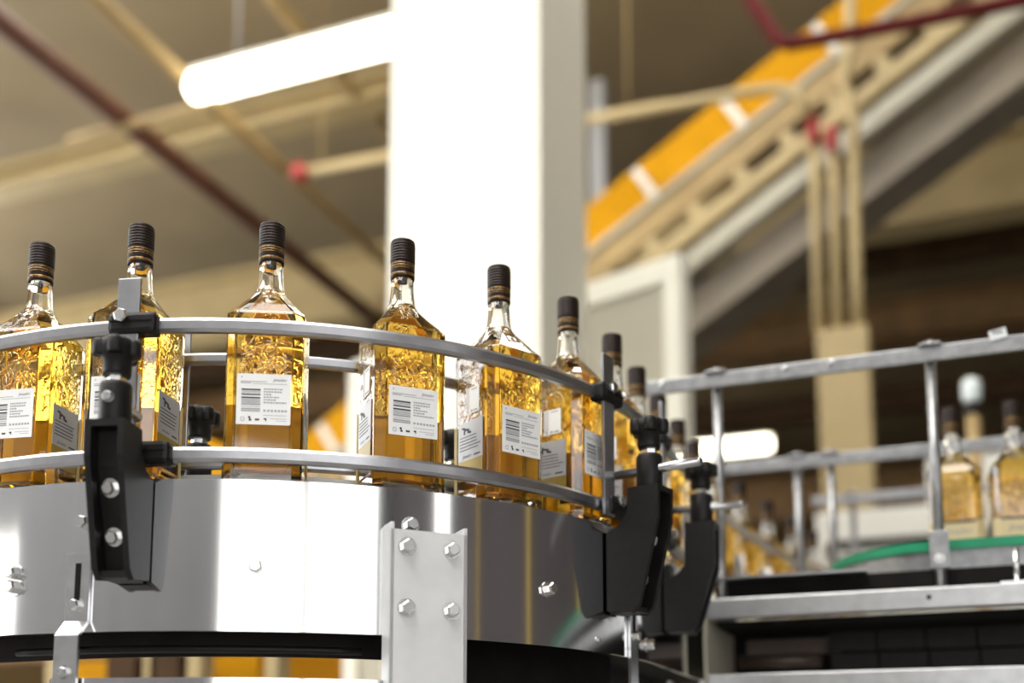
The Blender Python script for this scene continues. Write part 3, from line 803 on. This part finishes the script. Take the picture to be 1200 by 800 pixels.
# inclined conveyor rising to the right
inc = thing('inclined_conveyor', 'long inclined conveyor with yellow side panels rising to the upper right', 'conveyor', (-2.0, 6.0, -H))
ia = R_(32.1); du = Vector((math.cos(ia), 0, math.sin(ia))); dn = Vector((-math.sin(ia), 0, math.cos(ia)))
io = Vector((-1.812, 6.0, 3.337))    # a point on its upper edge
def strip(name, s0, s1, n0, n1, y0, y1, mt, parent=inc):
    q = MB(); q.box(io + du * ((s0 + s1) / 2) + dn * ((n0 + n1) / 2) + Vector((0, (y0 + y1) / 2, 0)), (s1 - s0, y1 - y0, n1 - n0), ex=(du, Vector((0, 1, 0)), dn)); return q.build(name, mt, parent)
s = -4.6
while s < 3.2:
    strip('side_panel', s, s + .56, -.235, 0, 0, .03, 'yellow'); strip('seam', s + .565, s + .615, -.23, -.005, .005, .03, 'lamp_body'); s += .62
strip('edge_rail', -4.6, 3.2, -.275, -.24, -.02, .04, 'beige')
strip('side_plate', -4.6, 3.2, -.42, -.28, 0, .03, 'tan')
strip('lower_rail', -4.6, 3.2, -.60, -.52, -.02, .04, 'cream')
strip('back_sheet', -4.6, 3.2, -.56, -.40, .30, .33, 'brown')
s = -4.5
while s < 3.1:
    q = MB(); c = io + du * s + dn * -.47; q.cyl(c + Vector((0, .0, 0)), c + Vector((0, .5, 0)), .045, 12); q.build('roller', 'cream', inc); s += .31
strip('frame_channel', -4.6, 3.2, -.78, -.68, -.06, .06, 'beige')
strip('underside', -4.6, 3.2, -1.02, -.80, .1, .5, 'underside')
for s in (-4.3, -.1):
    c = io + du * s + dn * -.7; q = MB(); q.box((c.x, 6.3, (c.z - H) / 2), (.1, .1, c.z + H)); q.build('leg', 'brown', inc)

# red pipes, conduits and post at the upper right
pipe('fire_pipe', [at(800, -140, 5.2), at(880, 0, 5.2), at(912, 48, 5.2), at(925, 52, 5.2), at(1060, 28, 5.2), at(1240, -8, 5.2), at(2400, -240, 5.2)], .034, 'red', 'dark red pipe bending across the inclined conveyor at the top')
pipe('fire_pipe', [at(1095, 128, 7.0), at(1240, 100, 7.0), at(1900, -20, 7.0)], .05, 'red', 'short dark red pipe at the right edge under the inclined conveyor')
pipe('conduit', [at(690, 140, 5.4), at(800, 122, 5.4), at(880, 107, 5.4), at(915, 103, 5.4), at(938, 112, 5.4), at(948, 135, 5.4)], .028, 'cream', 'pale conduit crossing the yellow panels right of the column')
pipe('conduit', [(at(996, 0, 5.5).x, 5.5, ZC), at(996, 0, 5.5), at(996, 60, 5.5), at(988, 90, 5.5), at(1000, 140, 5.5), at(1003, 300, 5.5), at(1006, 389, 5.5)], .030, 'cream', 'rightmost of the three upright cream conduits', group='upright conduits')
pipe('conduit', [at(973, 150, 5.5), at(978, 200, 5.5), at(982, 389, 5.5)], .030, 'cream', 'middle of the three upright cream conduits', group='upright conduits')
pipe('conduit', [at(953, 150, 5.5), at(956, 200, 5.5), at(960, 389, 5.5)], .030, 'cream', 'leftmost of the three upright cream conduits', group='upright conduits')
for x, y, lab_ in ((953, 152, 'small red fitting on top of the leftmost upright conduit'), (975, 162, 'larger red fitting on top of the middle upright conduit')):
    c = at(x, y, 5.45); q = MB(); q.lathe([(.015, -.07), (.032, -.05), (.032, .05), (.015, .07)], 12, c); tag(q.build('valve', 'brightred'), lab_, 'valve')
c0, c1 = at(957, 390, 5.45), at(1018, 390, 5.45)
q = MB(); q.box(((c0.x + c1.x) / 2, 5.52, (c0.z - H) / 2), (c1.x - c0.x, .22, c0.z + H), bev=.01); tag(q.build('duct_post', 'cream'), 'cream boxed post below the three upright conduits', 'post')
c0 = at(690, 95, 6.6); c1 = at(707, 95, 6.6)
q = MB(); q.box(((c0.x + c1.x) / 2, 6.65, (c0.z - H) / 2 + .0), (.10, .10, c0.z + H)); tag(q.build('steel_post', 'grey'), 'slim grey post just right of the column top', 'post')
c0, c1, c2 = at(955, 601, 4.6), at(1330, 580, 4.6), at(1085, 536, 4.6)
mc = thing('machine_cabinet', 'pale cream machine cabinet low behind the cross conveyor bottles', 'cabinet', ((c0.x + c1.x) / 2, 4.8, -H))
q = MB(); q.box(((c0.x + c1.x) / 2, 4.8, (c0.z - H) / 2), (c1.x - c0.x, .4, c0.z + H), bev=.01); q.build('base', 'lamp_body', mc)
q = MB(); q.box(((c2.x + c1.x) / 2, 4.8, (c0.z + c2.z) / 2), (c1.x - c2.x, .36, c2.z - c0.z), bev=.01); q.build('upper_box', 'lamp_body', mc)
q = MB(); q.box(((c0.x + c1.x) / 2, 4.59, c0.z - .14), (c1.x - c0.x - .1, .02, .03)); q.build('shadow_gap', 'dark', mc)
# signal beacon behind the right hand bottles
bc = at(1142, 520, 3.9)
be = thing('signal_beacon', 'white domed signal beacon on a tan stem behind the right bottles', 'beacon', (bc.x, bc.y, -H))
q = MB(); q.cyl((bc.x, bc.y, -H), (bc.x, bc.y, at(1142, 485, 3.9).z), .022, 16); q.build('stem', 'tan', be)
zb_ = at(1142, 487, 3.9).z; q = MB(); q.lathe([(.024, 0), (.026, .01), (.026, .04), (.023, .045)], 18, (bc.x, bc.y, zb_)); q.build('collar', 'black', be)
q = MB(); q.lathe([(.024, .045), (.0295, .055), (.031, .105), (.026, .123), (.009, .131)], 18, (bc.x, bc.y, zb_)); q.build('dome', 'beacon', be)

# yellow machine behind the bend (seen between the rails and under the panel)
ym = thing('yellow_machine', 'yellow machine housing with a sloping hood behind the bend', 'machine', (-1.9, 3.0, -H))
f = lambda x, y: (at(x, y, 2.7).x, at(x, y, 2.7).z)
q = MB(); q.prism([f(150, 478), f(222, 505), f(290, 531), f(300, 560), f(300, 800), f(60, 800), f(60, 478)], (0, 2.95, 0), (1, 0, 0), (0, 0, 1), .5); q.build('hood', 'yellow', ym)
a0, a1 = at(40, 800, 2.7), at(385, 800, 2.7)
q = MB(); q.box(((a0.x + a1.x) / 2, 3.1, -.30), (a1.x - a0.x, .6, .84), bev=.02); q.build('base', 'yellow', ym)
for x, wd, mt in ((70, .05, 'cream'), (150, .10, 'darkbrown'), (183, .04, 'cream'), (200, .10, 'darkbrown'), (235, .045, 'cream'), (325, .04, 'cream')):
    c = at(x, 780, 2.5); q = MB(); q.box((c.x, 2.5, (c.z - H) / 2 + .1), (wd, .06, c.z + H + .2), bev=.004); q.build('post', mt, ym)
q = MB(); q.box(((a0.x + a1.x) / 2, 2.5, .33), (a1.x - a0.x, .05, .05)); q.build('crossbar', 'brown', ym)
# low brown guard left of the machine legs, and the two dark cables by the column
for k, (xa, xb) in enumerate(((612, 622), (621, 627))):
    pipe('cable', [at(xa, 765, 2.2), at((xa + xb) / 2, 785, 2.2), at(xb, 815, 2.2), at(xb + 4, 900, 2.2)], .004, 'black', ('left' if k == 0 else 'right') + ' of two black cables hanging before the column foot', 'cable', 'hanging cables', 8)
